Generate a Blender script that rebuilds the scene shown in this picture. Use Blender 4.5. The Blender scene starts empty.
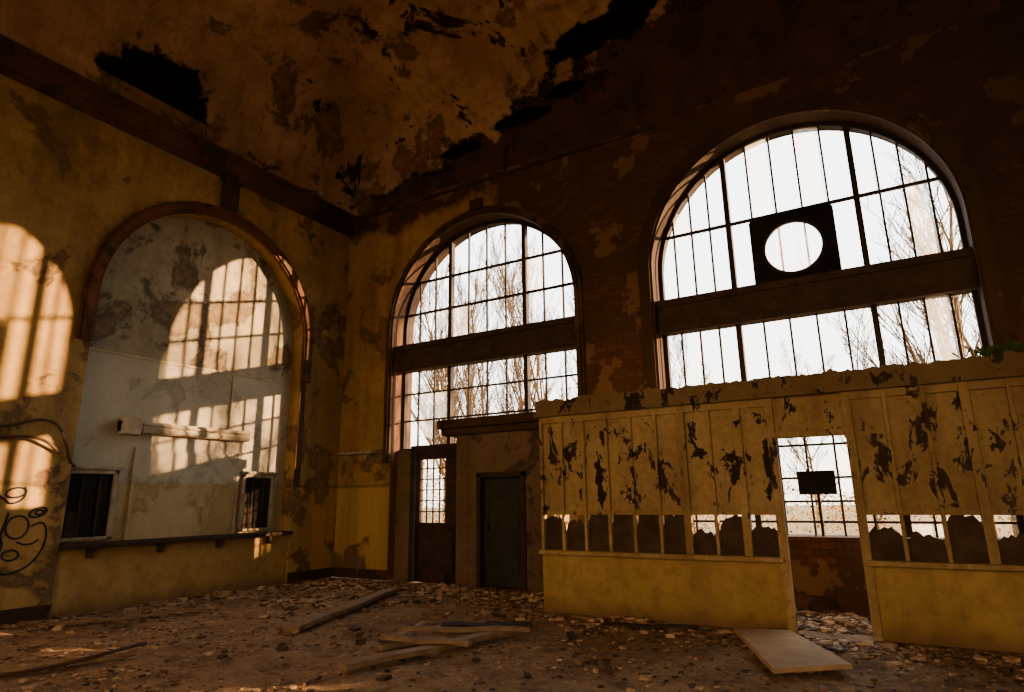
import bpy, math, random
from mathutils import Vector, Matrix, noise
random.seed(7)
W=-10.8; NY=10.4; E=9.0; S=-6.0; ZF=8.05; ZC=8.5
SUN=(-1,-.75,-.215)
CA,CB=4.2,3.0
def cv(x,dn): return (x,NY-dn,ZC+CB*math.sqrt(max(0,1-(1-dn/CA)**2)))
HOLES=[(-10.7,5.45,9.0,.8,1.0,.68),(-10.7,6.0,8.7,.5,.6,.4)]
for (x,dn,rx,ry,rz) in ((-3.7,.75,1.0,.4,.25),(-2.9,.95,.5,.3,.25),(-7.4,.12,.5,.25,.13),(-5.7,.2,.8,.3,.14),(-4.6,.3,.5,.3,.13),(-1.6,1.2,1.2,.5,.4)):
    HOLES.append((*cv(x,dn),rx,ry,rz))
# ------------------------------------------------------------------ materials
class NT:
    def __init__(s,name,rough=.9):
        s.m=bpy.data.materials.new(name); s.m.use_nodes=True
        s.t=s.m.node_tree; s.b=s.t.nodes['Principled BSDF']; s.b.inputs['Roughness'].default_value=rough
        s.b.inputs['Specular IOR Level'].default_value=.2
        tc=s.t.nodes.new('ShaderNodeTexCoord'); s.v=tc.outputs['Object']
        sp=s.t.nodes.new('ShaderNodeSeparateXYZ'); s.t.links.new(s.v,sp.inputs[0]); s.x,s.y,s.z=sp.outputs
    def L(s,a,i):
        if isinstance(a,(int,float)): i.default_value=a
        elif isinstance(a,tuple): i.default_value=a if len(a)==4 else (*a,1)
        else: s.t.links.new(a,i)
    def noise(s,sc,det=6,ro=.6,off=0,stretch=None,dist=0):
        n=s.t.nodes.new('ShaderNodeTexNoise'); n.inputs['Scale'].default_value=sc; n.inputs['Detail'].default_value=det
        n.inputs['Roughness'].default_value=ro; n.inputs['Distortion'].default_value=dist
        mp=s.t.nodes.new('ShaderNodeMapping'); s.t.links.new(s.v,mp.inputs[0]); mp.inputs['Location'].default_value=(off,off*1.7,off*.6)
        if stretch: mp.inputs['Scale'].default_value=stretch
        s.t.links.new(mp.outputs[0],n.inputs['Vector']); return n.outputs['Fac']
    def step(s,f,a,b,lo=0,hi=1):
        n=s.t.nodes.new('ShaderNodeMapRange'); n.clamp=True; s.L(f,n.inputs[0])
        for i,v in enumerate((a,b,lo,hi)): n.inputs[i+1].default_value=v
        return n.outputs[0]
    def ma(s,op,a,b=0.0,clamp=False):
        n=s.t.nodes.new('ShaderNodeMath'); n.operation=op; n.use_clamp=clamp; s.L(a,n.inputs[0]); s.L(b,n.inputs[1]); return n.outputs[0]
    def mix(s,f,a,b,mode='MIX'):
        n=s.t.nodes.new('ShaderNodeMix'); n.data_type='RGBA'; n.blend_type=mode
        s.L(f,n.inputs[0]); s.L(a,n.inputs[6]); s.L(b,n.inputs[7]); return n.outputs[2]
    def ell(s,c,r):
        a=s.t.nodes.new('ShaderNodeVectorMath'); a.operation='SUBTRACT'; s.t.links.new(s.v,a.inputs[0]); a.inputs[1].default_value=c
        b=s.t.nodes.new('ShaderNodeVectorMath'); b.operation='DIVIDE'; s.t.links.new(a.outputs[0],b.inputs[0]); b.inputs[1].default_value=r
        l=s.t.nodes.new('ShaderNodeVectorMath'); l.operation='LENGTH'; s.t.links.new(b.outputs[0],l.inputs[0]); return l.outputs['Value']
    def out(s,col,h=None,st=.5,d=.03):
        s.L(col,s.b.inputs['Base Color'])
        if h is not None:
            b=s.t.nodes.new('ShaderNodeBump'); b.inputs['Strength'].default_value=st; b.inputs['Distance'].default_value=d
            s.L(h,b.inputs['Height']); s.t.links.new(b.outputs[0],s.b.inputs['Normal'])
        if hasattr(s,'hole'):
            tp=s.t.nodes.new('ShaderNodeBsdfTransparent'); mx=s.t.nodes.new('ShaderNodeMixShader'); s.t.links.new(s.hole,mx.inputs[0]); s.t.links.new(s.b.outputs[0],mx.inputs[1]); s.t.links.new(tp.outputs[0],mx.inputs[2]); s.t.links.new(mx.outputs[0],s.t.nodes['Material Output'].inputs[0])
        return s.m

def mat_plaster(name,c1,c2,cpeel,cdado=None,peel=.56,grime=(.05,.03,.015),gs=1.0,off=0,dark=None,p2t=.64):
    n=NT(name)
    a=n.noise(.55,8,.65,off); col=n.mix(n.step(a,.38,.62),c1,c2)
    fine=n.noise(7,6,.7,off+3); col=n.mix(n.step(fine,.35,.75,0,.4),col,grime)
    col=n.mix(n.step(n.noise(.35,7,.65,off+51),.45,.62,0,.5),col,tuple(v*.45 for v in c2))
    if cdado:
        zz=n.ma('ADD',n.z,n.step(n.noise(2,4),0,1,-.04,.04))
        dm=n.step(zz,1.88,1.92,1,0); col=n.mix(n.ma('MULTIPLY',dm,.8),col,cdado)
        ln=n.ma('MULTIPLY',n.step(zz,1.86,1.89),n.step(zz,1.92,1.96,1,0)); col=n.mix(n.ma('MULTIPLY',ln,.5),col,grime)
    p=n.noise(.8,12,.62,off+11,dist=.4); pm=n.step(p,peel,peel+.012)
    edge=n.ma('MULTIPLY',n.step(p,peel-.03,peel),n.step(p,peel,peel+.03,1,0))
    col=n.mix(pm,col,n.mix(n.step(fine,.4,.6),cpeel,tuple(v*.6 for v in cpeel)))
    p2=n.noise(2.6,10,.7,off+23); pm2=n.step(p2,p2t,p2t+.015); col=n.mix(pm2,col,tuple(v*.75 for v in cpeel))
    col=n.mix(n.ma('MULTIPLY',edge,.6),col,(.02,.012,.006))
    st=n.noise(1.2,6,.6,off+31,stretch=(1.6,1.6,.18)); col=n.mix(n.step(st,.48,.75,0,.6*gs),col,grime)
    if dark: col=dark(n,col)
    h=n.ma('ADD',n.ma('MULTIPLY',pm,-.6),n.ma('ADD',n.ma('MULTIPLY',pm2,-.4),n.ma('MULTIPLY',fine,.35)))
    return n.out(col,h,.6,.03)

def brickify(n,base,dk):
    bt=n.t.nodes.new('ShaderNodeTexBrick'); mp=n.t.nodes.new('ShaderNodeMapping'); mp.inputs['Rotation'].default_value=(math.pi/2,0,0)
    n.t.links.new(n.v,mp.inputs[0]); n.t.links.new(mp.outputs[0],bt.inputs[0])
    bt.inputs['Scale'].default_value=2.4; bt.inputs['Mortar Size'].default_value=.018
    bt.inputs['Color1'].default_value=(*base,1); bt.inputs['Color2'].default_value=(*[v*.6 for v in base],1); bt.inputs['Mortar'].default_value=(*dk,1)
    return bt.outputs['Color']
def sooty(n):
    return n.mix(n.step(n.noise(1.6,9,.65,2),.42,.6),brickify(n,(.105,.048,.026),(.04,.022,.014)),(.058,.034,.02))
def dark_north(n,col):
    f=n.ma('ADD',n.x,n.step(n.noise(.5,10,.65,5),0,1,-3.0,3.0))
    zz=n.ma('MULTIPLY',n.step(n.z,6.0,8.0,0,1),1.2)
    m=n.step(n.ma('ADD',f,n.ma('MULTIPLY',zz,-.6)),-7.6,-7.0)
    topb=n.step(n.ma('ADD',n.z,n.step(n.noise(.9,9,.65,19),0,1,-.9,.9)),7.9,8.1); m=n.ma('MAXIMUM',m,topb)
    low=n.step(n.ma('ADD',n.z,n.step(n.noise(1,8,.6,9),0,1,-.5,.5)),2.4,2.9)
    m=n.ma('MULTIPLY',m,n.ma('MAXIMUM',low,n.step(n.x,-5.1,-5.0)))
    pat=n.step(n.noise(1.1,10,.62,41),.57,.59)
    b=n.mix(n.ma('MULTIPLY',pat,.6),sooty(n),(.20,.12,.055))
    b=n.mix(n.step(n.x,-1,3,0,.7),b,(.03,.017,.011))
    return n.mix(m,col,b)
def dark_west(n,col):
    m=n.step(n.noise(.45,9,.65,77),.5,.58); top=n.step(n.z,5.5,7.5,.25,1)
    return n.mix(n.ma('MULTIPLY',n.ma('MULTIPLY',m,top),.6),col,(.12,.075,.03))
M={}
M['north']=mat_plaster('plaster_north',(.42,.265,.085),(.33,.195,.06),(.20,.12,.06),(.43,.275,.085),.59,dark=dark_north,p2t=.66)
M['west']=mat_plaster('plaster_west',(.44,.295,.105),(.34,.215,.07),(.23,.14,.07),(.40,.26,.085),.58,off=2,dark=dark_west,p2t=.65)
def pale_low(n,col):
    m=n.ma('MULTIPLY',n.step(n.z,4.05,4.12,1,0),n.step(n.z,1.9,2.0)); col=n.mix(n.ma('MULTIPLY',m,.5),col,(.48,.46,.37))
    y=n.ma('MULTIPLY',n.step(n.z,1.9,2.0,1,0),.6); return n.mix(y,col,(.38,.29,.13))
M['recess']=mat_plaster('plaster_recess',(.45,.41,.31),(.35,.31,.21),(.24,.18,.11),None,.565,off=6,gs=.8,dark=pale_low,p2t=.63)
M['plain']=mat_plaster('plaster_plain',(.34,.23,.11),(.27,.17,.075),(.18,.11,.05),(.36,.22,.07),.58,off=9)
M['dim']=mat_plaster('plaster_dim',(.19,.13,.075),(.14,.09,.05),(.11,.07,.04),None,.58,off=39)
n=NT('dark_brick_lit_jamb'); lit_jamb=n.ma('MULTIPLY',n.step(n.x,-9.1,-8.9,1,0),n.step(n.z,5.0,6.0,.7,0)); M['reveal']=n.out(n.mix(lit_jamb,n.mix(.65,sooty(n),(.018,.011,.008)),(.20,.10,.055)),n.noise(6,8,.7),.5,.03)  # brick darkened evenly; leftmost jamb has sunlight painted into its colour
M['brickred']=mat_plaster('painted_red_trim',(.15,.058,.032),(.10,.043,.024),(.09,.05,.03),None,.56,off=13)
M['darktrim']=mat_plaster('sooty_trim',(.08,.042,.025),(.048,.028,.017),(.12,.07,.04),None,.58,off=17)
M['frieze']=mat_plaster('frieze_paint',(.16,.07,.038),(.10,.048,.028),(.07,.043,.025),None,.56,off=19)
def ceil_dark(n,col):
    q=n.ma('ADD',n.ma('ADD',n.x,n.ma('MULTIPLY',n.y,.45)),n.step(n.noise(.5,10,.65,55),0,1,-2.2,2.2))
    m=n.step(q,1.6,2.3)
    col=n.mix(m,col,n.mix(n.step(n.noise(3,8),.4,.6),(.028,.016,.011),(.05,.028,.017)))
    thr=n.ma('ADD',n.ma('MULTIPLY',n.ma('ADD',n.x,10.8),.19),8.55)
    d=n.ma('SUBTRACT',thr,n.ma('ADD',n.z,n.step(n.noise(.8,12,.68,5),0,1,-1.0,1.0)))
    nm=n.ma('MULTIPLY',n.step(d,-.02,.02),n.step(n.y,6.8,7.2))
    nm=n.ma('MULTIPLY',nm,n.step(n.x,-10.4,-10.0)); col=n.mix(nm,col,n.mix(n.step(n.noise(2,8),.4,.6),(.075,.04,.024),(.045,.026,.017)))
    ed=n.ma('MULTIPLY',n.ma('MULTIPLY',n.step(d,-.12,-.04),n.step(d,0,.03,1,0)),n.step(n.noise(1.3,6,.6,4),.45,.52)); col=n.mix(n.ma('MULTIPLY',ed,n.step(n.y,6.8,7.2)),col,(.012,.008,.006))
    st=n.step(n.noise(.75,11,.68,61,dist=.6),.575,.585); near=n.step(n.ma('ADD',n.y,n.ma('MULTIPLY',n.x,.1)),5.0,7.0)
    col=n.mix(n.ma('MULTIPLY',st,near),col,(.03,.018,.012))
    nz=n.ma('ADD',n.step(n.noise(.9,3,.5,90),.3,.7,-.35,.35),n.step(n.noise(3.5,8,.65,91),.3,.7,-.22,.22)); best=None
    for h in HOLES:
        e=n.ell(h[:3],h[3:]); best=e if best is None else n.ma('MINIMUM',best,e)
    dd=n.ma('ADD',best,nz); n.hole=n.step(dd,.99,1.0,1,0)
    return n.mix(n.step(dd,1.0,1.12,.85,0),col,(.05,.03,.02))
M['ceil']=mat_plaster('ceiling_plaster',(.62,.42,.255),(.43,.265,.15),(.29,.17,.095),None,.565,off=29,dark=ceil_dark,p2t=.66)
M['lath']=NT('dark_lath').out((.012,.009,.007))
M['iron']=NT('rusted_iron',.7).out((.028,.02,.015))
def flat(name,c,c2=None,sc=5,st=.4,rough=.8,stretch=None):
    n=NT(name,rough); f=n.noise(sc,8,.65,stretch=stretch); return n.out(n.mix(n.step(f,.35,.65),c,c2 or tuple(v*.55 for v in c)),f,st,.02)
M['beam']=flat('window_beam',(.06,.035,.024),(.032,.02,.014))
M['wood']=flat('weathered_wood',(.28,.19,.115),(.15,.095,.055),6,.5,stretch=(1,6,1))
M['darkdoor']=flat('dark_green_door',(.035,.035,.025),(.02,.02,.015),4)
M['darkwood']=flat('dark_wood',(.05,.03,.02),(.025,.015,.01),5)
M['whitewood']=flat('pale_painted_wood',(.34,.31,.23),(.2,.16,.1),5)
M['black']=flat('black_box_interior',(.012,.01,.009))
M['board']=flat('pale_board',(.46,.33,.18),(.30,.20,.11),2.5)
M['dust']=flat('dirty_glass',(.07,.042,.024),(.03,.019,.012),5)
M['cream']=flat('fixture_enamel',(.48,.42,.3),(.3,.23,.14),3)
def booth(name,k,fl):
    n=NT(name); f=n.noise(4,8,.6); col=n.mix(n.step(n.noise(1.1,6),.35,.65),(.41*k,.285*k,.12*k),(.30*k,.195*k,.075*k))
    col=n.mix(n.step(n.noise(9,6,.7,4),.4,.8,0,.5),col,(.07,.04,.018))
    zb=n.step(n.z,1.5,1.9,0,.05); zt=n.step(n.z,2.1,2.6,0,-.06)
    pk=n.ma('ADD',n.ma('ADD',n.noise(3.4,9,.68,15,stretch=(1.25,1,.7),dist=.4),zb),zt)
    pm=n.ma('MULTIPLY',n.step(pk,fl,fl+.01),n.step(n.z,1.1,1.4)); ed=n.step(pk,fl-.035,fl)
    pm2=n.step(n.noise(11,6,.7,35,stretch=(1,1,.7)),.645,.665)
    col=n.mix(n.ma('MULTIPLY',ed,.4),col,(.5*k,.38*k,.20*k)); col=n.mix(n.ma('MAXIMUM',pm,n.ma('MULTIPLY',pm2,.8)),col,(.022,.014,.01))
    col=n.mix(n.step(n.noise(1.4,5,.6,8,stretch=(2,1,.3)),.46,.78,0,.65),col,(.11,.065,.03))
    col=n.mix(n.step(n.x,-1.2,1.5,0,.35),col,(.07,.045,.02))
    return n.out(col,n.ma('ADD',n.ma('MULTIPLY',pm,-1),n.ma('MULTIPLY',f,.3)),.5,.02)
M['booth']=booth('booth_paint',1.0,.58); M['fascia']=booth('booth_fascia_paint',.5,.55)
n=NT('booth_base_paint'); col=n.mix(n.step(n.noise(.9,8),.35,.65),(.40,.265,.09),(.30,.19,.06)); col=n.mix(n.step(n.noise(5,8,.7,4),.45,.75,0,.6),col,(.10,.06,.03))
col=n.mix(n.step(n.noise(1.4,5,.6,8,stretch=(2,1,.3)),.46,.78,0,.5),col,(.11,.065,.03))
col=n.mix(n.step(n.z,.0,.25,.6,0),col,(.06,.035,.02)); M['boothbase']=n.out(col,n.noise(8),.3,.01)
n=NT('dirty_floor',.95); f=n.noise(.9,12,.7); g=n.noise(12,8,.75,3)
col=n.mix(n.step(f,.38,.62),(.42,.275,.155),(.25,.155,.085)); col=n.mix(n.step(g,.5,.68),col,(.52,.36,.21)); col=n.mix(n.step(n.noise(2.7,10,.7,8),.5,.64,0,.8),col,(.12,.072,.04))
col=n.mix(n.step(n.noise(30,4,.7,8),.56,.66,0,.6),col,(.06,.04,.025))
M['floor']=n.out(col,n.ma('ADD',g,n.noise(30,4,.7,8)),1,.06)
M['r1']=flat('rubble_plaster',(.52,.37,.23),(.32,.21,.12),9); M['r2']=flat('rubble_brick',(.22,.125,.07),None,9); M['r3']=flat('rubble_dark',(.08,.05,.03),None,9)
M['bark']=flat('tree_bark',(.13,.095,.06),(.08,.055,.035),3); M['leafgold']=flat('autumn_leaves',(.62,.44,.17),(.42,.27,.1),2)
M['leafgreen']=flat('green_leaves',(.07,.11,.02),(.03,.05,.01),4)
M['grass']=flat('dry_ground',(.20,.14,.06),(.10,.08,.03),.6)
M['paintblk']=NT('spray_paint').out((.012,.016,.03))
M['cable']=NT('cable_rubber').out((.07,.04,.025))
def thin(name,col,k):
    n=NT(name,.3); tr=n.t.nodes.new('ShaderNodeBsdfTranslucent'); tr.inputs[0].default_value=(*col,1); tp=n.t.nodes.new('ShaderNodeBsdfTransparent'); mx=n.t.nodes.new('ShaderNodeMixShader')
    n.L(n.step(n.noise(3,6,.7),.3,.7,k-.15,k+.15),mx.inputs[0])
    n.t.links.new(tr.outputs[0],mx.inputs[1]); n.t.links.new(tp.outputs[0],mx.inputs[2]); n.t.links.new(mx.outputs[0],n.t.nodes['Material Output'].inputs[0]); return n.m
M['clock']=thin('clock_glass',(.95,.95,.9),.85); M['glass']=thin('dusty_window_glass',(.85,.84,.8),.68)
# ------------------------------------------------------------------ mesh helpers
class MB:
    def __init__(s): s.v=[];s.f=[];s.mi=[]
    def add(s,vs,fs,m=0):
        o=len(s.v); s.v+= [tuple(v) for v in vs]; s.f+=[tuple(i+o for i in f) for f in fs]; s.mi+=[m]*len(fs)
    def box(s,x0,x1,y0,y1,z0,z1,m=0,rot=None,jit=0):
        vs=[(x,y,z) for x in (x0,x1) for y in (y0,y1) for z in (z0,z1)]
        if jit: vs=[tuple(c+random.uniform(-jit,jit) for c in v) for v in vs]
        if rot:
            c,mtx=rot; vs=[tuple(mtx@(Vector(v)-Vector(c))+Vector(c)) for v in vs]
        s.add(vs,[(0,1,3,2),(4,6,7,5),(0,4,5,1),(2,3,7,6),(0,2,6,4),(1,5,7,3)],m)
    def obj(s,name,mats,parent=None,smooth=False,bevel=0):
        me=bpy.data.meshes.new(name); me.from_pydata(s.v,[],s.f)
        for m in mats: me.materials.append(m)
        me.polygons.foreach_set('material_index',s.mi)
        if smooth: me.polygons.foreach_set('use_smooth',[True]*len(s.f))
        me.update(); o=bpy.data.objects.new(name,me); bpy.context.collection.objects.link(o)
        if parent: o.parent=parent
        if bevel:
            b=o.modifiers.new('bevel','BEVEL'); b.width=bevel; b.segments=2; b.limit_method='ANGLE'
        return o
def empty(name):
    o=bpy.data.objects.new(name,None); bpy.context.collection.objects.link(o); return o
def arched_wall(mb,s0,s1,z1,d0,d1,ops,P,m=0,nseg=40,mr=None):
    ops=sorted(ops); cur=s0
    if mr is None: mr=m
    def quad(a,b,c,d):
        for dd in (d0,d1): mb.add([P(*p,dd) for p in (a,b,c,d)],[(0,1,2,3)],m)
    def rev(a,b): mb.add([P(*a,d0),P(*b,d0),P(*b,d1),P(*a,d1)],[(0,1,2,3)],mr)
    for c,r,sp,si in ops:
        quad((cur,0),(c-r,0),(c-r,z1),(cur,z1))
        if si>0: quad((c-r,0),(c+r,0),(c+r,si),(c-r,si)); rev((c-r,si),(c+r,si))
        rev((c-r,si),(c-r,sp)); rev((c+r,si),(c+r,sp))
        pts=[(c-r*math.cos(math.pi*i/nseg),sp+r*math.sin(math.pi*i/nseg)) for i in range(nseg+1)]
        for a,b in zip(pts,pts[1:]):
            quad(a,b,(b[0],z1),(a[0],z1)); rev(a,b)
        cur=c+r
    quad((cur,0),(s1,0),(s1,z1),(cur,z1))
def arch_ring(mb,c,r0,r1,sp,zb,d0,d1,P,m=0,nseg=56,jit=0.0):
    def path(r):
        return [(c-r,zb)]+[(c-r,zb+(sp-zb)*k/6) for k in range(1,6)]+[(c-r*math.cos(math.pi*i/nseg),sp+r*math.sin(math.pi*i/nseg)) for i in range(nseg+1)]+[(c+r,sp-(sp-zb)*k/6) for k in range(1,7)]
    A=path(r0);B=path(r1)
    B=[(b[0]+random.uniform(-jit,jit),b[1]+random.uniform(-jit,jit)) for b in B]
    n=len(A); vs=[]
    for i in range(n): vs+= [P(*A[i],d0),P(*A[i],d1),P(*B[i],d1),P(*B[i],d0)]
    fs=[]
    for i in range(n-1):
        for k in range(4):
            a=4*i+k;b=4*i+(k+1)%4; fs.append((a,b,b+4,a+4))
    fs+=[(0,1,2,3),(4*n-4,4*n-3,4*n-2,4*n-1)]
    mb.add(vs,fs,m)
PN=lambda s,z,d:(s,NY+d,z)
PS=lambda s,z,d:(s,S-d,z)
PW=lambda s,z,d:(W-d,s,z)
C1,C2,C3=-7.0,-.91,5.18; R1=2.25; R2=2.3; SP1=5.3; SP2=5.5; TH=.65
# ------------------------------------------------------------------ shell
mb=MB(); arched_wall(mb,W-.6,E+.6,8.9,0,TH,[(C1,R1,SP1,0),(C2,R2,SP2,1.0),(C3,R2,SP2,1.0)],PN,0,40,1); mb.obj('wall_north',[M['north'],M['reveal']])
mb=MB(); arched_wall(mb,W,E,8.9,0,TH,[(-6,2.3,5.2,1.2),(0,2.3,5.2,1.2),(6,2.3,5.2,1.2)],PS); mb.obj('wall_south',[M['plain']])
mb=MB(); mb.box(E,E+.5,S-.6,NY+.6,0,8.9); mb.obj('wall_east',[M['plain']])
CW,RW,SPW=7.03,2.12,4.95
mb=MB(); arched_wall(mb,S-.6,NY,8.9,0,.3,[(CW,RW,SPW,0)],PW)
mb.add([PW(CW-2.4,0,.3),PW(CW+2.4,0,.3),PW(CW+2.4,7.4,.3),PW(CW-2.4,7.4,.3)],[(0,1,2,3)],1)
mb.obj('wall_west',[M['west'],M['recess']])
mb=MB(); mb.box(W-.29,W-.04,CW-RW+.005,CW+RW-.005,0,.945); mb.obj('wall_counter_base',[M['boothbase']])
nx,ny=220,180; mb=MB(); vs=[];fs=[]
for j in range(ny+1):
    for i in range(nx+1):
        x=W-.2+(E-W+.4)*i/nx; y=S-.2+(NY-S+.4+.4)*j/ny
        vs.append((x,y,.03*noise.noise((x*1.3,y*1.3,0))+.02*noise.noise((x*5,y*5,3))-.012))
for j in range(ny):
    for i in range(nx):
        a=j*(nx+1)+i; fs.append((a,a+1,a+nx+2,a+nx+1))
mb.add(vs,fs); mb.obj('floor',[M['floor']],smooth=True)
def ceiling(off,name,mat):
    mb=MB(); rings=[]; ks=32; nn=40
    def rect(ins,z,n=nn):
        x0,x1,y0,y1=W+ins-off,E-ins+off,S+ins-off,NY-ins+off
        p=[]
        for (a,b) in (((x0,y0),(x1,y0)),((x1,y0),(x1,y1)),((x1,y1),(x0,y1)),((x0,y1),(x0,y0))):
            for i in range(n): p.append((a[0]+(b[0]-a[0])*i/n,a[1]+(b[1]-a[1])*i/n,z))
        return p
    for k in range(ks+1):
        t=math.pi/2*k/ks; rings.append(rect(CA*(1-math.cos(t)),ZC+CB*math.sin(t)+off*math.sin(t)))
    for k in range(1,6): rings.append(rect(CA+ (8.1-CA)*k/5,ZC+CB+off))
    vs=[p for r in rings for p in r]; n=len(rings[0]); fs=[]
    for k in range(len(rings)-1):
        for i in range(n): fs.append((k*n+i,k*n+(i+1)%n,(k+1)*n+(i+1)%n,(k+1)*n+i))
    last=(len(rings)-1)*n; fs.append(tuple(range(last,last+n)))
    mb.add(vs,fs); return mb.obj(name,[mat],smooth=True)
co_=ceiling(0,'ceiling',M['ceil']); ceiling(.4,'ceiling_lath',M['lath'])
mb=MB(); rg=random.Random(8)
for i in range(60):
    x=rg.uniform(-8.5,-1.2); dn=max(.05,(x+9.5)*.11+rg.gauss(0,.25)); c=Vector(cv(x,dn))
    s=rg.uniform(.04,.16); a=Vector((rg.uniform(-1,1),rg.uniform(-.4,.2),rg.uniform(-.3,.3))).normalized()*s; d=Vector((rg.uniform(-.3,.3),-.5,-1)).normalized()*s*rg.uniform(.6,1.6)
    mb.add([c-a,c+a,c+a*.7+d*.6+Vector((0,-.02,0)),c-a*.3+d,c-a*.8+d*.5],[(0,1,2,3,4)])
mb.obj('plaster_flakes',[M['ceil']],co_)
mb=MB()
for (a,b) in ((ZF,ZC-.1),(ZC-.1,ZC)):
    p=.1 if b<ZC else .16
    mb.box(W-.02,W+p,S,NY,a,b,0); mb.box(E-p,E+.02,S,NY,a,b,0); mb.box(W,E,S-.02,S+p,a,b,0)
mb.box(W,W+.05,S,NY,ZF-.09,ZF,0); mb.box(W,-3,NY-.04,NY,8.34,8.40,1)
mb.obj('trim_1',[M['frieze'],M['darktrim']])
def ringobj(name,c,P,mat,r0,r1,sp,zb,proj=.09):
    mb=MB(); arch_ring(mb,c,r0,r1,sp,zb,-proj,.02,P,jit=.018); arch_ring(mb,c,r0+.04,r1-.06,sp,zb,-proj-.04,-proj+.01,P)
    return mb.obj(name,[mat])
ringobj('trim_2',C1,PN,M['darktrim'],R1,R1+.17,SP1,2.4,.07)
ringobj('trim_3',C2,PN,M['darktrim'],R2,R2+.27,SP2,3.0,.06)
ringobj('trim_4',C3,PN,M['darktrim'],R2,R2+.27,SP2,3.0,.06)
ringobj('trim_5',CW,PW,M['brickred'],RW,RW+.23,SPW,4.15,.07)
mb=MB(); mb.box(W,W+.14,6.86,7.2,7.3,7.95); mb.box(W,W+.2,6.8,7.26,7.88,7.96); mb.obj('keystone',[M['frieze']],bevel=.03)
mb=MB(); mb.box(C1-.16,C1+.16,NY-.1,NY,7.68,7.95); mb.obj('keystone',[M['darktrim']],bevel=.03)
mb=MB(); mb.box(W,W+.02,CW+RW,CW+RW+.16,1.9,4.15); mb.obj('trim_6',[M['darktrim']])
mb=MB(); mb.box(W,W+.04,S,CW-RW,0,.2); mb.box(W,W+.04,CW+RW,NY,0,.2); mb.obj('baseboard_west',[M['darktrim']],bevel=.012)
mb=MB(); mb.box(W,C1-R1,NY-.04,NY,0,.2); mb.box(C1+R1,C2,NY-.04,NY,0,.2); mb.obj('baseboard_north',[M['darktrim']],bevel=.012)
# ------------------------------------------------------------------ windows
GY=NY+.38
def window(name,c,R,SP,heavy,panes,hbars,low_h,sill,seed=1,pane_ratio=.22):
    mb=MB(); rg=random.Random(seed)
    def top(x):
        dx=min(abs(x-c),R); return SP+math.sqrt(max(0,R*R-dx*dx))
    def vbar(x,w,d,z0=sill,z1=None): mb.box(x-w/2,x+w/2,GY-d/2,GY+d/2,z0,z1 or top(x)+.02,0)
    def hbar(z,w,d):
        h=R if z<SP else math.sqrt(R*R-(z-SP)**2)
        mb.box(c-h,c+h,GY-d/2,GY+d/2,z-w/2,z+w/2,0)
    for x in heavy: vbar(x,.09,.12)
    for x in panes: vbar(x,.032,.045)
    for z in hbars: hbar(z,.05,.05)
    for z in low_h: hbar(z,.035,.05)
    arch_ring(mb,c,R-.07,R+.01,SP,sill,.33,.43,PN)
    mb.box(c-R,c+R,GY-.26,GY+.12,4.42,4.93,1); mb.box(c-R,c+R,GY-.32,GY-.2,4.86,4.98,1); mb.box(c-R,c+R,GY-.3,GY-.2,4.38,4.46,1)
    xs=sorted([c-R+.04]+list(heavy)+list(panes)+[c+R-.04]); zs=sorted([sill]+list(low_h)+[4.45]); zu=sorted([4.93]+list(hbars)+[9])
    for a,b in zip(xs,xs[1:]):
        for zl in (zs,zu):
            for z0,z1 in zip(zl,zl[1:]):
                if rg.random()>pane_ratio: continue
                t=min(top(a),top(b)); z1=min(z1,t)
                if z1-z0<.1: continue
                if abs((a+b)/2-c)<.7 and 4.9<(z0+z1)/2<6.2: continue
                if rg.random()<.45:
                    k=7; side=rg.random()<.5; pts=[(a,z0),(b,z0)] if side else [(a,z1),(b,z1)]
                    zz=z0+(z1-z0)*rg.uniform(.25,.6)
                    jag=[(b+(a-b)*i/k,zz+rg.uniform(-.14,.14)*min(1,(z1-z0))) for i in range(k+1)]
                    mb.add([(x,GY,z) for x,z in pts+jag],[tuple(range(len(pts)+len(jag)))],2)
                else: mb.add([(a,GY,z0),(b,GY,z0),(b,GY,z1),(a,GY,z1)],[(0,1,2,3)],2)
    return mb.obj(name,[M['iron'],M['beam'],M['glass']])
def panes(c,h,ni,no,R):
    p=[c-h+2*h*i/ni for i in range(1,ni)]
    for sgn in (-1,1): p+=[c+sgn*(h+(R-h)*i/no) for i in range(1,no)]
    return p
window('window_1',C1,R1,SP1,[C1-.95,C1+.95],panes(C1,.95,4,3,R1),[5.75,6.5],[2.68,3.3,3.9],2.65,1)
window('window_2',C2,R2,SP2,[C2-1.0,C2+1.0],panes(C2,1.0,5,4,R2),[6.25],[2.35,1.85,1.5,1.2],1.0,2)
window('window_3',C3,R2,SP2,[C3-1.0,C3+1.0],panes(C3,1.0,5,4,R2),[6.25],[2.4],1.0,3)
for i,c in enumerate((-6,0,6)):
    mb=MB()
    for x in (-1,0,1): mb.box(c+x-.05,c+x+.05,S-.4,S-.3,1.2,5.2+math.sqrt(2.3**2-x*x))
    mb.box(c-2.3,c+2.3,S-.45,S-.25,4.4,4.9); mb.obj('window_%d'%(4+i),[M['iron']])
root=empty('clock'); mb=MB(); cx,cz,hh,cr=C2+.0,5.57,.65,.44; n=48
vs=[];fs=[]
for i in range(n):
    a=2*math.pi*(i+.5)/n; ca,sa=math.cos(a),math.sin(a); k=hh/max(abs(ca),abs(sa))
    for d in (-.12,-.065):
        vs+=[(cx+cr*ca,GY+d,cz+cr*sa),(cx+k*ca,GY+d,cz+k*sa)]
for i in range(n):
    a=4*i;b=4*((i+1)%n); fs+=[(a,b,b+1,a+1),(a+2,a+3,b+3,b+2),(a,a+2,b+2,b),(a+1,b+1,b+3,a+3)]
mb.add(vs,fs); mb.obj('housing',[M['black']],root)
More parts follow.
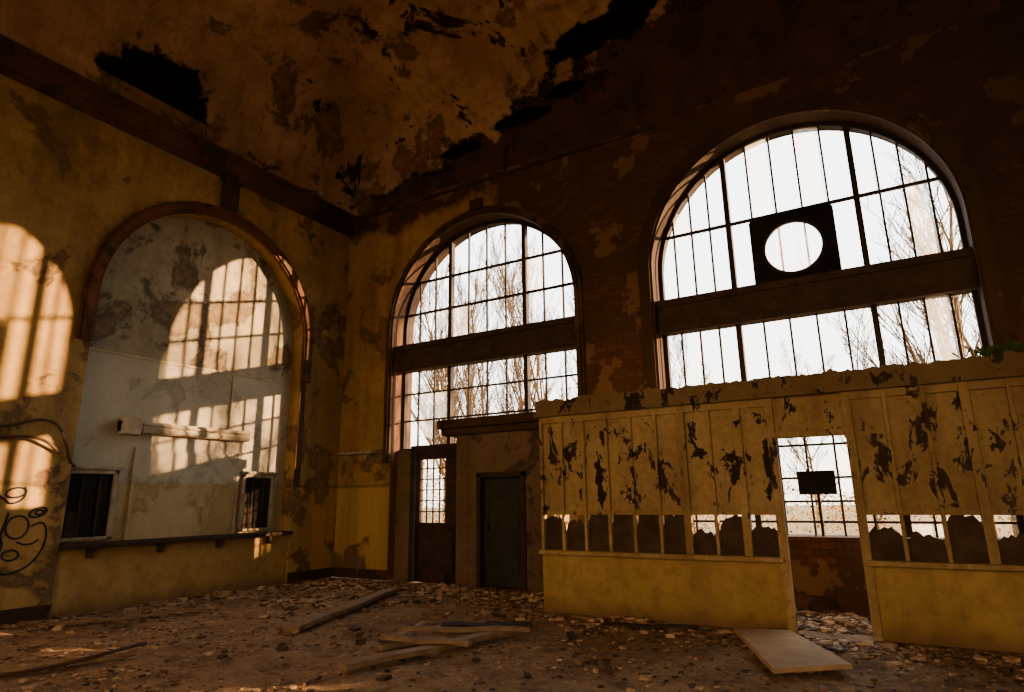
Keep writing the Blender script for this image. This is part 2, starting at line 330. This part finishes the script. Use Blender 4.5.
mb=MB(); mb.add([(cx+cr*math.cos(2*math.pi*i/n),GY-.09,cz+cr*math.sin(2*math.pi*i/n)) for i in range(n)],[tuple(range(n))]); mb.obj('dial_glass',[M['clock']],root)
mb=MB()
vs=[];fs=[]
for i in range(n):
    a=2*math.pi*i/n
    for r in (cr-.01,cr+.04):
        for d in (-.15,-.12): vs.append((cx+r*math.cos(a),GY+d,cz+r*math.sin(a)))
for i in range(n):
    a=4*i;b=4*((i+1)%n); fs+=[(a,b,b+2,a+2),(a+1,a+3,b+3,b+1),(a,a+1,b+1,b),(a+2,b+2,b+3,a+3)]
mb.add(vs,fs); mb.obj('bezel',[M['iron']],root)
# ------------------------------------------------------------------ window 1 base
mb=MB()
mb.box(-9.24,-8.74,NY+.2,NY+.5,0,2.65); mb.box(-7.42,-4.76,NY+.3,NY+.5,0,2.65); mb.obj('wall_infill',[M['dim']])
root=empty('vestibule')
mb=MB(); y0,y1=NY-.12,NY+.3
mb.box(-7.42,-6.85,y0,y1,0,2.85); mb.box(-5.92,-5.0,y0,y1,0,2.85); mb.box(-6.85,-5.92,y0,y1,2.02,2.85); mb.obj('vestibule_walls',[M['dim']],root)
mb=MB(); mb.box(-7.72,-4.95,y0-.12,y1,2.85,2.98); mb.box(-7.78,-4.9,y0-.2,y1+.02,2.98,3.16); mb.obj('cornice',[M['darktrim']],root,bevel=.02)
mb=MB(); mb.box(-6.92,-6.83,y0-.04,y0+.1,0,2.1); mb.box(-5.94,-5.85,y0-.04,y0+.1,0,2.1); mb.box(-6.92,-5.85,y0-.04,y0+.1,2.0,2.1); mb.obj('door_casing',[M['darkwood']],root,bevel=.01)
mb=MB(); x0,x1=-6.82,-5.95; yy=y0+.12
mb.box(x0,x1,yy,yy+.04,0.02,2.0)
for a,b in ((.15,.9),(1.0,1.88)): mb.box(x0+.12,x1-.12,yy-.015,yy,a,b)
mb.box(x0+.06,x0+.1,yy-.06,yy,1.0,1.15); mb.obj('door_1',[M['darkdoor']],bevel=.01)
mb=MB(); x0,x1=-8.62,-7.46; rot=((x0,NY+.1,0),Matrix.Rotation(math.radians(-3),3,'Z')); yy=NY+.12
def gb(a,b,c,d,t=.05): mb.box(a,b,yy-t/2,yy+t/2,c,d,0,rot)
gb(x0,x0+.12,0,2.6);gb(x1-.36,x1,0,2.6);gb(x0,x1,0,1.15);gb(x0,x1,2.42,2.6)
for i in range(1,4): gb(x0+.12+.69*i/4-.012,x0+.12+.69*i/4+.012,1.15,2.45,.03)
for i in range(1,6): gb(x0,x1-.2,1.15+1.3*i/6-.012,1.15+1.3*i/6+.012,.03)
gb(x0+.16,x1-.16,.2,1.0,.07)
mb.obj('door_2',[M['darkwood']])
mb=MB(); mb.box(-8.74,-8.64,NY+.05,NY+.3,0,2.68); mb.box(-7.56,-7.42,NY+.16,NY+.3,0,2.68); mb.box(-8.74,-7.42,NY+.05,NY+.3,2.6,2.72); mb.obj('trim_7',[M['darkwood']])
mb=MB(); mb.box(W+.1,-9.65,NY-.16,NY,2.6,2.66); mb.box(W+.3,W+.36,NY-.12,NY,2.48,2.6); mb.box(-9.9,-9.84,NY-.12,NY,2.48,2.6); mb.obj('wall_shelf',[M['whitewood']],bevel=.008)
# ------------------------------------------------------------------ west recess fittings
mb=MB(); mb.box(W-.29,W+.12,CW-RW+.01,CW+RW-.01,.95,1.02)
for y in (5.3,6.4,7.5,8.6): mb.box(W-.035,W+.08,y,y+.07,.8,.95)
mb.obj('counter_ledge',[M['darkwood']],bevel=.012)
for (a,b) in ((4.96,5.76),(8.12,8.88)):
    root=empty('ticket_window'); x=W-.3
    mb=MB(); mb.box(x,x+.06,a,a+.07,1.05,2.15); mb.box(x,x+.06,b-.07,b,1.05,2.15); mb.box(x,x+.06,a,b,2.08,2.15); mb.box(x,x+.06,a,b,1.05,1.1)
    mb.box(x,x+.09,a-.05,b+.05,2.15,2.2); mb.obj('frame',[M['whitewood']],root,bevel=.006)
    mb=MB(); mb.box(x+.003,x+.012,a+.07,b-.07,1.1,2.08); mb.obj('dark_opening',[M['black']],root)
    mb=MB()
    for k in (.34,.67): mb.box(x+.012,x+.04,a+(b-a)*k-.015,a+(b-a)*k+.015,1.1,2.08)
    mb.box(x+.012,x+.03,a+.1,a+.3,1.1,1.5); mb.obj('bars',[M['darkwood']],root)
mb=MB(); x=W-.3; mb.box(x,x+.03,6.02,8.0,1.02,2.5); mb.box(x+.03,x+.045,5.98,6.05,1.02,2.55); mb.box(x+.03,x+.045,7.97,8.04,1.02,2.55)
mb.obj('blocked_hatch_panel',[M['recess']],bevel=.005)
root=empty('wall_light_fixture')
mb=MB(); mb.box(x,x+.14,5.65,8.15,2.78,2.98); mb.box(x,x+.2,5.65,5.95,2.74,3.02); mb.obj('casing',[M['cream']],root,bevel=.012)
mb=MB(); mb.box(x+.14,x+.17,6.0,8.1,2.80,2.86); mb.box(x+.14,x+.17,6.0,8.1,2.9,2.93); mb.obj('reflector_lip',[M['whitewood']],root)
mb=MB(); mb.box(W-.3,W-.27,7.72,7.75,3.02,4.08); mb.box(W-.3,W-.285,4.92,9.14,4.08,4.12); mb.obj('conduit',[M['cream']])
# ------------------------------------------------------------------ curves
def curve(name,lines,bev,mat,kind='POLY'):
    cu=bpy.data.curves.new(name,'CURVE'); cu.dimensions='3D'; cu.bevel_depth=bev; cu.bevel_resolution=2
    for pts in lines:
        sp=cu.splines.new('NURBS' if kind!='POLY' else 'POLY'); sp.points.add(len(pts)-1)
        for p,q in zip(sp.points,pts): p.co=(*q,1)
        if kind!='POLY': sp.order_u=3; sp.use_endpoint_u=True
    cu.materials.append(mat); o=bpy.data.objects.new(name,cu); bpy.context.collection.objects.link(o); return o
gx=W+.004
g=lambda y,z:(gx,y,z)
def loop(cy,cz,ry,rz,a0=0,a1=360,n=18,tilt=0): return [g(cy+ry*math.cos(math.radians(a0+(a1-a0)*i/n))+tilt*rz*math.sin(math.radians(a0+(a1-a0)*i/n)),cz+rz*math.sin(math.radians(a0+(a1-a0)*i/n))) for i in range(n+1)]
gl=[loop(4.0,1.45,.13,.24,60,330),loop(3.98,1.05,.2,.2,-150,170),loop(4.33,1.3,.14,.16,0,360),[g(4.2,1.5),g(4.14,1.2),g(4.12,.85),g(4.2,.66),g(4.4,.68),g(4.6,.8),g(4.72,1.05),g(4.7,1.3),g(4.6,1.38),g(4.5,1.3)],
    loop(4.56,1.5,.1,.07,20,400,tilt=.6),loop(4.58,1.5,.05,.035,0,360),loop(4.25,1.78,.12,.07,-30,330,tilt=.4),[g(3.9,1.8),g(4.1,1.72),g(4.2,1.6),g(4.4,1.72),g(4.35,1.86)],[g(4.35,1.1),g(4.5,1.0),g(4.62,1.12)],loop(4.3,.92,.1,.07)]
curve('graffiti',gl,.013,M['paintblk'],kind='N')
curve('hanging_cable',[[(W+.03,3.6,2.65),(W+.03,4.0,2.7),(W+.12,4.35,2.85),(W+.14,4.6,2.78),(W+.08,4.78,2.45),(W+.04,4.86,2.22),(W-.1,5.0,2.18)],[(W+.03,3.5,2.5),(W+.1,4.2,2.6),(W+.12,4.55,2.5),(W+.04,4.7,2.35)]],.022,M['cable'],kind='N')
curve('floor_cable',[[(-7.9,2.6,.05),(-7.4,3.0,.06),(-7.35,3.5,.05),(-7.2,4.0,.12),(-7.6,4.5,.05)]],.018,M['cable'],kind='N')
# ------------------------------------------------------------------ ticket booth
BY=8.62; root=empty('ticket_booth'); bx0,bx1=-4.63,8.98; D0,D1=-1.27,-.38  # unseen eastern run added to block low sun from the east bay
rng=random.Random(3)
posts=[-4.63,-4.26,-3.9,-3.53,-3.16,-2.79,-2.42,-2.05,-1.68,-1.27,-.38,.02,.42,.81]
x=.81
while x<8.6: x+=.4; posts.append(round(x,2))
posts[-1]=8.98
big={-4.63,-2.42,-1.68,-1.27,-.38,.81,2.01,3.21,5.21,7.21}
mb=MB()
for x in posts:
    w=.1 if x in big else .045
    mb.box(x-(0 if x==bx0 else w/2),min(x+w/2,8.99),BY-.03,BY+.08,.84 if x not in (-1.27,-.38) else 0,2.84)
mb.box(D0,D1,BY-.02,BY+.08,2.3,2.38)
for (a,b) in ((bx0,D0),(D1,bx1)):
    mb.box(a,b,BY-.015,BY+.06,1.36,1.42); mb.box(a,b,BY-.02,BY+.06,2.72,2.84)
mb.obj('posts_and_battens',[M['booth']],root,bevel=.006)
mb=MB()
for (a,b) in ((bx0,D0),(D1,bx1)): mb.box(a,b,BY+.02,BY+.05,1.4,2.84)
mb.box(D0,D1,BY+.02,BY+.05,2.38,2.84); mb.obj('upper_panels',[M['booth']],root)
mb=MB()
for (a,b) in ((bx0,D0),(D1,bx1)): mb.box(a,b,BY,BY+.12,0,.8)
mb.obj('base_panel',[M['boothbase']],root)
mb=MB()
for (a,b) in ((bx0-.02,D0),(D1,bx1)): mb.box(a,b,BY-.1,BY+.16,.8,.86)
mb.obj('ledge',[M['booth']],root,bevel=.01)
mb=MB(); vs=[];fs=[];n=500
for i in range(n+1):
    x=bx0-.03+(bx1-bx0)*i/n; zt=3.08+.03*noise.noise((x*3,0,0))+.04*noise.noise((x*9,0,2))+.02*noise.noise((x*25,0,4))
    vs+=[(x,BY-.07,2.84),(x,BY-.07,zt),(x,BY+.1,zt+.03*noise.noise((x*14,3,2))),(x,BY+.1,2.84)]
for i in range(n):
    for k in range(4): a=4*i+k;b=4*i+(k+1)%4; fs.append((a,b,b+4,a+4))
fs+=[(0,1,2,3),(4*n,4*n+1,4*n+2,4*n+3)]
mb.add(vs,fs); mb.box(bx0-.05,bx1,BY-.1,BY,2.82,2.87); mb.obj('fascia',[M['fascia']],root)
mb=MB()
for q,(a,b) in enumerate(zip(posts,posts[1:])):
    if a==D0: continue
    k=11; t=rng.choice((1.36,1.33,1.22,1.28,1.15)); 
    if q in (2,3,4,5): t=1.37
    vs=[(a+.02,BY+.03,.86)]; sl=rng.uniform(-.06,.06)
    for i in range(k+1):
        u=i/k
        vs.append((a+.02+(b-a-.04)*u,BY+.03,min(1.37,t+sl*(u-.5)*2-.12*(abs(u-.5)*2)**5+rng.uniform(-.03,.03))))
    vs.append((b-.02,BY+.03,.86)); mb.add(vs,[tuple(range(len(vs)))])
mb.obj('broken_panes',[M['dust']],root)
mb=MB(); mb.box(bx0,bx0+.08,BY+.1,NY-.01,0,1.4); mb.box(bx0,bx0+.06,BY+.1,NY-.01,1.4,2.9); mb.box(bx0,bx0+.08,NY-.1,NY-.01,0,2.9); mb.obj('side_partition',[M['booth']],root)
mb=MB(); mb.box(-1.26,-.74,NY+.2,NY+.24,1.6,1.95); mb.box(-1.02,-.98,NY+.22,NY+.3,1.0,1.7); mb.obj('notice_board',[M['black']])
# ------------------------------------------------------------------ floor objects
def plank(name,a,b,w,t,mat,z=.03,tilt=0):
    a=Vector(a);b=Vector(b);L=(b-a).length; mb=MB(); k=10; vs=[];fs=[]
    for i in range(k+1):
        x=L*i/k; j=random.uniform(-.006,.006)
        for (yy,zz) in ((-w/2,0),(w/2,0),(w/2,t),(-w/2,t)): vs.append((x,yy+j,zz+.01*math.sin(i)))
    for i in range(k):
        for q in range(4): c=4*i+q;d=4*i+(q+1)%4; fs.append((c,d,d+4,c+4))
    fs+=[(0,1,2,3),(4*k,4*k+1,4*k+2,4*k+3)]
    mb.add(vs,fs); o=mb.obj(name,[mat]); o.location=(a.x,a.y,z); o.rotation_euler=(0,tilt,math.atan2(b.y-a.y,b.x-a.x)); return o
plank('wooden_plank',(-6.7,5.8),(-7.9,9.1),.22,.06,M['wood'])
plank('wooden_plank',(-4.75,4.75),(-4.15,7.0),.16,.05,M['wood'],.04)
plank('wooden_plank',(-5.05,5.6),(-4.45,7.1),.14,.04,M['wood'],.02)
plank('wooden_plank',(-5.3,6.2),(-3.9,6.9),.10,.04,M['wood'],.09)
plank('wooden_plank',(-5.15,5.75),(-4.1,5.95),.10,.04,M['wood'],.09)
plank('wooden_plank',(-5.2,6.9),(-4.2,7.5),.22,.03,M['darkwood'],.03)
plank('wooden_plank',(-9.9,4.6),(-9.2,6.3),.12,.03,M['wood'])
plank('wooden_plank',(-7.9,2.6),(-7.3,3.9),.14,.04,M['wood'])
plank('wooden_plank',(-3.4,7.9),(-2.3,8.2),.10,.03,M['darkwood'])
mb=MB(); mb.add([(x,y,z) for z in (.05,.09) for x,y in ((-1.85,8.15),(-1.25,8.3),(-.55,6.95),(-1.15,6.45))],[(0,1,2,3),(4,5,6,7),(0,1,5,4),(1,2,6,5),(2,3,7,6),(3,0,4,7)]); mb.obj('wooden_board',[M['board']],bevel=.006)
mb=MB(); rng=random.Random(11)
def chip(x,y,s,m,zz=0):
    fl=rng.uniform(.2,.6); rz=rng.uniform(0,6.28); c,si=math.cos(rz),math.sin(rz); vs=[]; tl=rng.uniform(-.5,.5)
    for dx in (-1,1):
        for dy in (-1,1):
            for dz in (0,1):
                px=dx*s*rng.uniform(.5,1);py=dy*s*rng.uniform(.35,.9);pz=dz*s*fl*rng.uniform(.6,1.3)+(px*tl if tl>0 else 0)*.5
                vs.append((x+px*c-py*si,y+px*si+py*c,zz+pz-.008))
    mb.add(vs,[(0,1,3,2),(4,6,7,5),(0,4,5,1),(2,3,7,6),(0,2,6,4),(1,5,7,3)],m)
for i in range(26000):
    r=rng.random()
    if r<.48: x,y=rng.uniform(W+.1,3),rng.uniform(2,NY-.2)
    elif r<.58: x,y=W+.05+abs(rng.gauss(0,.4)),rng.uniform(2,NY-.2)
    elif r<.84: x,y=rng.uniform(W+.1,-4.7),NY-.2-abs(rng.gauss(0,1.0))
    else: x,y=rng.uniform(-5,2.5),BY-.1-abs(rng.gauss(0,.6))
    if -4.7<x and BY-.12<y<BY+.2: continue
    if noise.noise((x*.9,y*.9,5))<.0 and rng.random()<.5: continue
    s=.008+.026*rng.random()**2+(.06*rng.random() if rng.random()<.06 else 0)
    chip(x,y,s,rng.choice((0,0,1,1,2,2)))
for (px,py,pr,ph) in ((-7.2,9.6,1.0,.12),(-5.2,9.5,.6,.1),(-9.5,9.5,.9,.08),(-10.4,7.5,.5,.08),(-.8,9.3,.5,.1),(-3.2,8.3,.8,.06),(-8.5,7.5,.8,.05)):
    for i in range(450):
        a=rng.uniform(0,6.28); d=abs(rng.gauss(0,.45)); x=px+pr*d*math.cos(a); y=py+pr*.6*d*math.sin(a)
        if y>NY-.15 or x<W+.1 or BY-.12<y<BY+.2 and x>-4.7: continue
        chip(x,y,.015+.05*rng.random(),rng.choice((0,0,1,2)),max(0,ph*(1-d))*rng.random())
for i in range(900):
    x=rng.uniform(-1.6,.6);y=rng.uniform(BY+.25,NY-.1); chip(x,y,.02+.06*rng.random(),rng.choice((0,1,2)))
mb.obj('floor_rubble',[M['r1'],M['r2'],M['r3']])
# ------------------------------------------------------------------ outside
mb=MB(); mb.box(-90,90,-40,120,-.6,-.15); mb.obj('ground_outside',[M['grass']])
def treedata(name,h,spread,seed,depth=4,nb=16,mr=.011):
    rg=random.Random(seed); cu=bpy.data.curves.new(name,'CURVE'); cu.dimensions='3D'; cu.bevel_depth=1; cu.bevel_resolution=0; cu.resolution_u=1
    def br(p,d,L,r,lev):
        k=5 if lev else 9; pts=[(p.copy(),r)]; q=p.copy(); dd=d.copy()
        for i in range(k):
            dd=(dd+Vector((rg.uniform(-.12,.12),rg.uniform(-.12,.12),rg.uniform(0,.12)))).normalized(); q=q+dd*L/k
            pts.append((q.copy(),r*(1-.85*(i+1)/k)))
        s=cu.splines.new('POLY'); s.points.add(k)
        for a,(c,rr) in zip(s.points,pts): a.co=(*c,1); a.radius=max(rr,mr)
        if lev>=depth: return
        cnt=nb if lev==0 else (6 if lev<3 else 3)
        for j in range(cnt):
            t=rg.uniform(.14 if lev==0 else .2,.97); i=min(k-1,int(t*k)); f=t*k-i
            b=pts[i][0].lerp(pts[i+1][0],f); a=rg.uniform(0,6.28)
            side=Vector((math.cos(a),math.sin(a),0)); nd=(dd*(1-spread)+side*spread+Vector((0,0,.25))).normalized()
            br(b,nd,L*(.42 if lev==0 else .5)*rg.uniform(.6,1.1)*(1.1-t*.4),pts[i][1]*.55,lev+1)
    br(Vector((0,0,-.3)),Vector((0,0,1)),h,h*.012,0)
    cu.materials.append(M['bark']); return cu
T=[treedata('bare_tree_%d'%i,h,s,i+20,dp,nb=nb,mr=mr) for i,(h,s,nb,mr,dp) in enumerate(((13,.42,24,.009,3),(15,.35,28,.010,3),(12,.5,22,.010,3),(9,.5,20,.009,3),(12,.5,16,.02,2)))]
def tree(i,x,y,rz=0,sc=1):
    o=bpy.data.objects.new('bare_tree',T[i]); bpy.context.collection.objects.link(o); o.location=(x,y,-.15); o.rotation_euler=(0,0,rz); o.scale=(sc,)*3
tree(0,1.2,21,0,.95); tree(4,2.2,22,1,.9); tree(3,-.6,24,1,.8); tree(2,3.4,28,2,1.0)
rg=random.Random(5)
for (x,y,i,s) in ((-19,27,1,.9),(-16.5,26,0,.85),(-14.2,27,1,.85),(-12.2,25,4,.7),(-21,30,2,1.),(-10.6,28,3,1.1),(-17.8,32,1,1.),(-13,33,0,.9),(-24,33,1,1.1),(-9,33,3,1.1),(-27,36,0,1.2)): tree(i,x,y,rg.uniform(0,6),s)
for (x,y,i,s) in ((9.4,23.2,4,.95),(10.8,24.6,2,.7),(16.5,27,4,.95),(14.8,25.5,3,.8),(24,33,0,.9),(-4,40,3,1),(-1,44,2,.7),(3,42,3,.9),(6,38,3,1)): tree(i,x,y,rg.uniform(0,6),s)  # first few stand out of view, added to dapple the sunlight
mb=MB(); rg=random.Random(9)
for i in range(40000):
    if i<24000:
        x=rg.uniform(-40,8); y=30+rg.gauss(0,2); hm=2.4+1.4*noise.noise((x*.3,0,0))+(1.8 if x<-9 else 0); z=hm*rg.random()**.8
    else:
        x=rg.uniform(-34,-8); y=29+rg.gauss(0,3); z=rg.random()**2.1*9*(1+.4*noise.noise((x*.5,1,0)))
        if noise.noise((x*.7,y*.4,z*.5))<.02: continue
    s=rg.uniform(.04,.09); v=[Vector((rg.uniform(-1,1),rg.uniform(-1,1),rg.uniform(-1,1)))*s+Vector((x,y,z)) for _ in range(4)]
    mb.add(v,[(0,1,2),(0,2,3)],0 if rg.random()<.85 else 1)
mb.obj('autumn_hedge',[M['leafgold'],M['leafgreen']])
root=bpy.data.objects['ticket_booth']; mb=MB(); rg=random.Random(4)
for i in range(160):
    c=rg.choice((1.1,1.25,1.4)); x=c+rg.gauss(0,.1); z=3.1; h=rg.uniform(.03,.13); lx,ly=rg.uniform(-.07,.07),rg.uniform(-.05,.05); y=BY+rg.uniform(-.04,.08)
    mb.add([(x-.006,y,z),(x+.006,y,z),(x+lx+.015,y+ly,z+h*.7),(x+lx*1.5,y+ly,z+h),(x+lx-.015,y+ly,z+h*.7)],[(0,1,2,3,4)])
mb.obj('weed_tuft',[M['leafgreen']],root)
# ------------------------------------------------------------------ light
sd=bpy.data.lights.new('sun','SUN'); sd.energy=38; sd.color=(1,.56,.24); sd.angle=math.radians(.6)
so=bpy.data.objects.new('sun',sd); bpy.context.collection.objects.link(so); so.rotation_euler=Vector(SUN).to_track_quat('-Z','Y').to_euler(); so.location=(20,30,20)
w=bpy.data.worlds.new('World'); bpy.context.scene.world=w; w.use_nodes=True; t=w.node_tree; bg=t.nodes['Background']
tc=t.nodes.new('ShaderNodeTexCoord'); sx=t.nodes.new('ShaderNodeSeparateXYZ'); cr=t.nodes.new('ShaderNodeValToRGB')
t.links.new(tc.outputs['Generated'],sx.inputs[0]); t.links.new(sx.outputs[2],cr.inputs[0])
cr.color_ramp.elements[0].color=(1,.88,.70,1); cr.color_ramp.elements[0].position=.0; cr.color_ramp.elements[1].color=(.97,.98,1,1); cr.color_ramp.elements[1].position=.5
e=cr.color_ramp.elements.new(.2); e.color=(1,.98,.93,1)
mr=t.nodes.new('ShaderNodeMapRange'); t.links.new(sx.outputs[1],mr.inputs[0]); mr.inputs[1].default_value=.15; mr.inputs[2].default_value=-.25
mx=t.nodes.new('ShaderNodeMix'); mx.data_type='RGBA'; t.links.new(mr.outputs[0],mx.inputs[0]); t.links.new(cr.outputs[0],mx.inputs[6]); mx.inputs[7].default_value=(.95,.62,.32,1)  # orange southern sky behind the camera, added as warm fill light
t.links.new(mx.outputs[2],bg.inputs[0])
bg.inputs[1].default_value=6.2
# ------------------------------------------------------------------ camera
f,yaw,pit,rol=625.2,math.radians(30.674),math.radians(13.728),math.radians(-.786)
F=Vector((-math.sin(yaw),math.cos(yaw),0));Rr=Vector((math.cos(yaw),math.sin(yaw),0));Z=Vector((0,0,1))
fw=F*math.cos(pit)+Z*math.sin(pit);up=-F*math.sin(pit)+Z*math.cos(pit)
r=Rr*math.cos(rol)+up*math.sin(rol);u=-Rr*math.sin(rol)+up*math.cos(rol)
cd=bpy.data.cameras.new('camera'); cd.sensor_width=36; cd.lens=f*36/1024; cd.clip_end=400
co=bpy.data.objects.new('camera',cd); bpy.context.collection.objects.link(co)
m=Matrix((r,u,-fw)).transposed().to_4x4(); m.translation=Vector((0,0,1.6)); co.matrix_world=m
bpy.context.scene.camera=co
